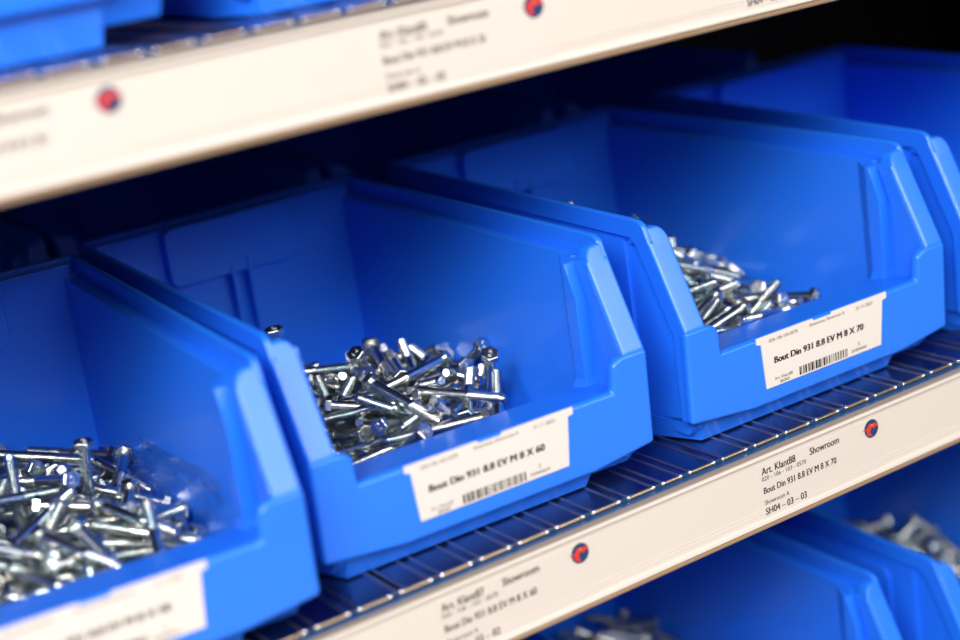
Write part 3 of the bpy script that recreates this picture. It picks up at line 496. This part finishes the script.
# what is left of the heaps, down between the bolts on top
bm = bmesh.new()
for key in REST:
    for row in REST[key]:
        m = bolt_matrix(key, row)
        for src in (SHANK, THREAD, HEAD):
            n0 = len(bm.verts); bm.from_mesh(src); bm.verts.ensure_lookup_table()
            for v in bm.verts[n0:]: v.co = m @ v.co
if REST:
    me = bpy.data.meshes.new('bolt_heap'); bm.to_mesh(me); me.materials.append(M['zinc'])
    tag(link('bolt_heap', me), 'zinc plated hex bolts lying deep in the heaps of the blue bins', 'bolts', kind='stuff')
bm.free()

# ------------------------------------------------------------------ clear film crumpled against the right wall of the far left bin
def film_mesh():
    from mathutils import noise
    bm = bmesh.new(); nx, ny = 90, 66; g = []
    for i in range(nx+1):
        row = []
        for j in range(ny+1):
            u, v = i/nx, j/ny
            y = .25+u*.60
            x = .386-.17*(1-v)**2 ; z = .015+.04*math.sin(u*3.0)*(1-v)+v*(.20-.06*u)
            n = noise.noise(Vector((u*3, v*3, 1.3)))*.022
            for fu, fv, sd, am in ((2.5, 4.5, 5.1, .020), (5.0, -3.0, 2.1, .016), (1.5, 8.0, 8.4, .010)):     # sharp creases
                n += (1-min(abs(noise.noise(Vector((u*fu+v*fv, v*fu-u*fv*.3, sd))))*4, 1))**2*am
            row.append(bm.verts.new(BL((min(x-n, .370), y, max(z+n*.5, .0)))))
        g.append(row)
    for i in range(nx):
        for j in range(ny): bm.faces.new((g[i][j], g[i+1][j], g[i+1][j+1], g[i][j+1]))
    me = bpy.data.meshes.new('plastic_film'); bm.to_mesh(me); bm.free(); me.materials.append(M['film'])
    for p in me.polygons: p.use_smooth = True
    return me
f = link('plastic_film', film_mesh(), None, bins['A'].location, bins['A'].rotation_euler)
tag(f, 'crumpled clear plastic film against the inner right wall of the far left bin', 'plastic film')

# ------------------------------------------------------------------ setting
def struct(name, a, b_, mat):
    b = MB(); b.box(a, b_); o = link(name, b.mesh(name, [mat])); tag(o, kind='structure'); return o
ya = W(0, 3.3, 0).y
struct('wall_back', (-2.2, ya, 0), (1.6, ya+.05, 2.6), M['wall'])
struct('light_block_left', (X0*U-.06, .05, 0), (X0*U-.01, ya, 2.6), M['wall'])  # unseen panel, added to keep light from leaking in at the left end
struct('light_block_right', (X1*U+.01, .05, 0), (X1*U+.06, ya, 2.6), M['wall'])  # likewise added out of view, closes the right end against stray light
struct('floor', (-6, -6, -.05), (6, ya+.05, 0), M['floor'])

# ------------------------------------------------------------------ light
w = bpy.data.worlds.new('World'); scene.world = w; w.use_nodes = True
nt = w.node_tree; bg = nt.nodes['Background']
tc = nt.nodes.new('ShaderNodeTexCoord'); sx = nt.nodes.new('ShaderNodeSeparateXYZ'); cr = nt.nodes.new('ShaderNodeValToRGB')
nt.links.new(tc.outputs['Generated'], sx.inputs[0]); nt.links.new(sx.outputs['Z'], cr.inputs['Fac']); nt.links.new(cr.outputs['Color'], bg.inputs['Color'])
e = cr.color_ramp.elements                       # a hall: dim walls at eye level, pale lit ceiling above
e[0].position = .05; e[0].color = (.10, .10, .12, 1); e[1].position = .55; e[1].color = (.95, .96, 1, 1)
bg.inputs[1].default_value = .12
def area(name, loc, target, sx, sy, power, col):
    d = bpy.data.lights.new(name, 'AREA'); d.shape = 'RECTANGLE'; d.size = sx; d.size_y = sy; d.energy = power; d.color = col
    o = bpy.data.objects.new(name, d); COL.objects.link(o); o.location = loc
    o.rotation_euler = (Vector(target)-Vector(loc)).to_track_quat('-Z', 'Y').to_euler(); return o
area('ceiling_lamp', (.5, -2.4, 2.42), (-.1, .1, 1.05), 2.6, .9, 52, (1, .97, .94))
area('aisle_lamp', (-1.7, -1.5, 2.45), (-.1, .1, 1.05), 1.5, .7, 84, (1, .97, .94))

# ------------------------------------------------------------------ camera
cam = bpy.data.cameras.new('camera'); co = bpy.data.objects.new('camera', cam); COL.objects.link(co)
cam.sensor_width = 36; cam.lens = 36*1691.67/960
r = Vector((.82341527, -.54951407, -.14149765)); u = Vector((.27099793, .16173832, .94889454)); f_ = Vector((.49854531, .81967982, -.28209498))
mt = Matrix((r, u, -f_)).transposed().to_4x4(); mt.translation = W(-2.92109946, -3.13349318, 1.51815755)
co.matrix_world = mt
cam.clip_start = .02
cam.dof.use_dof = True; cam.dof.focus_distance = 4.29*U; cam.dof.aperture_fstop = cam.lens/22.
scene.camera = co
vs = scene.view_settings
vs.view_transform = 'Standard'; vs.look = 'None'; vs.exposure = .04; vs.gamma = 1; vs.use_curve_mapping = False
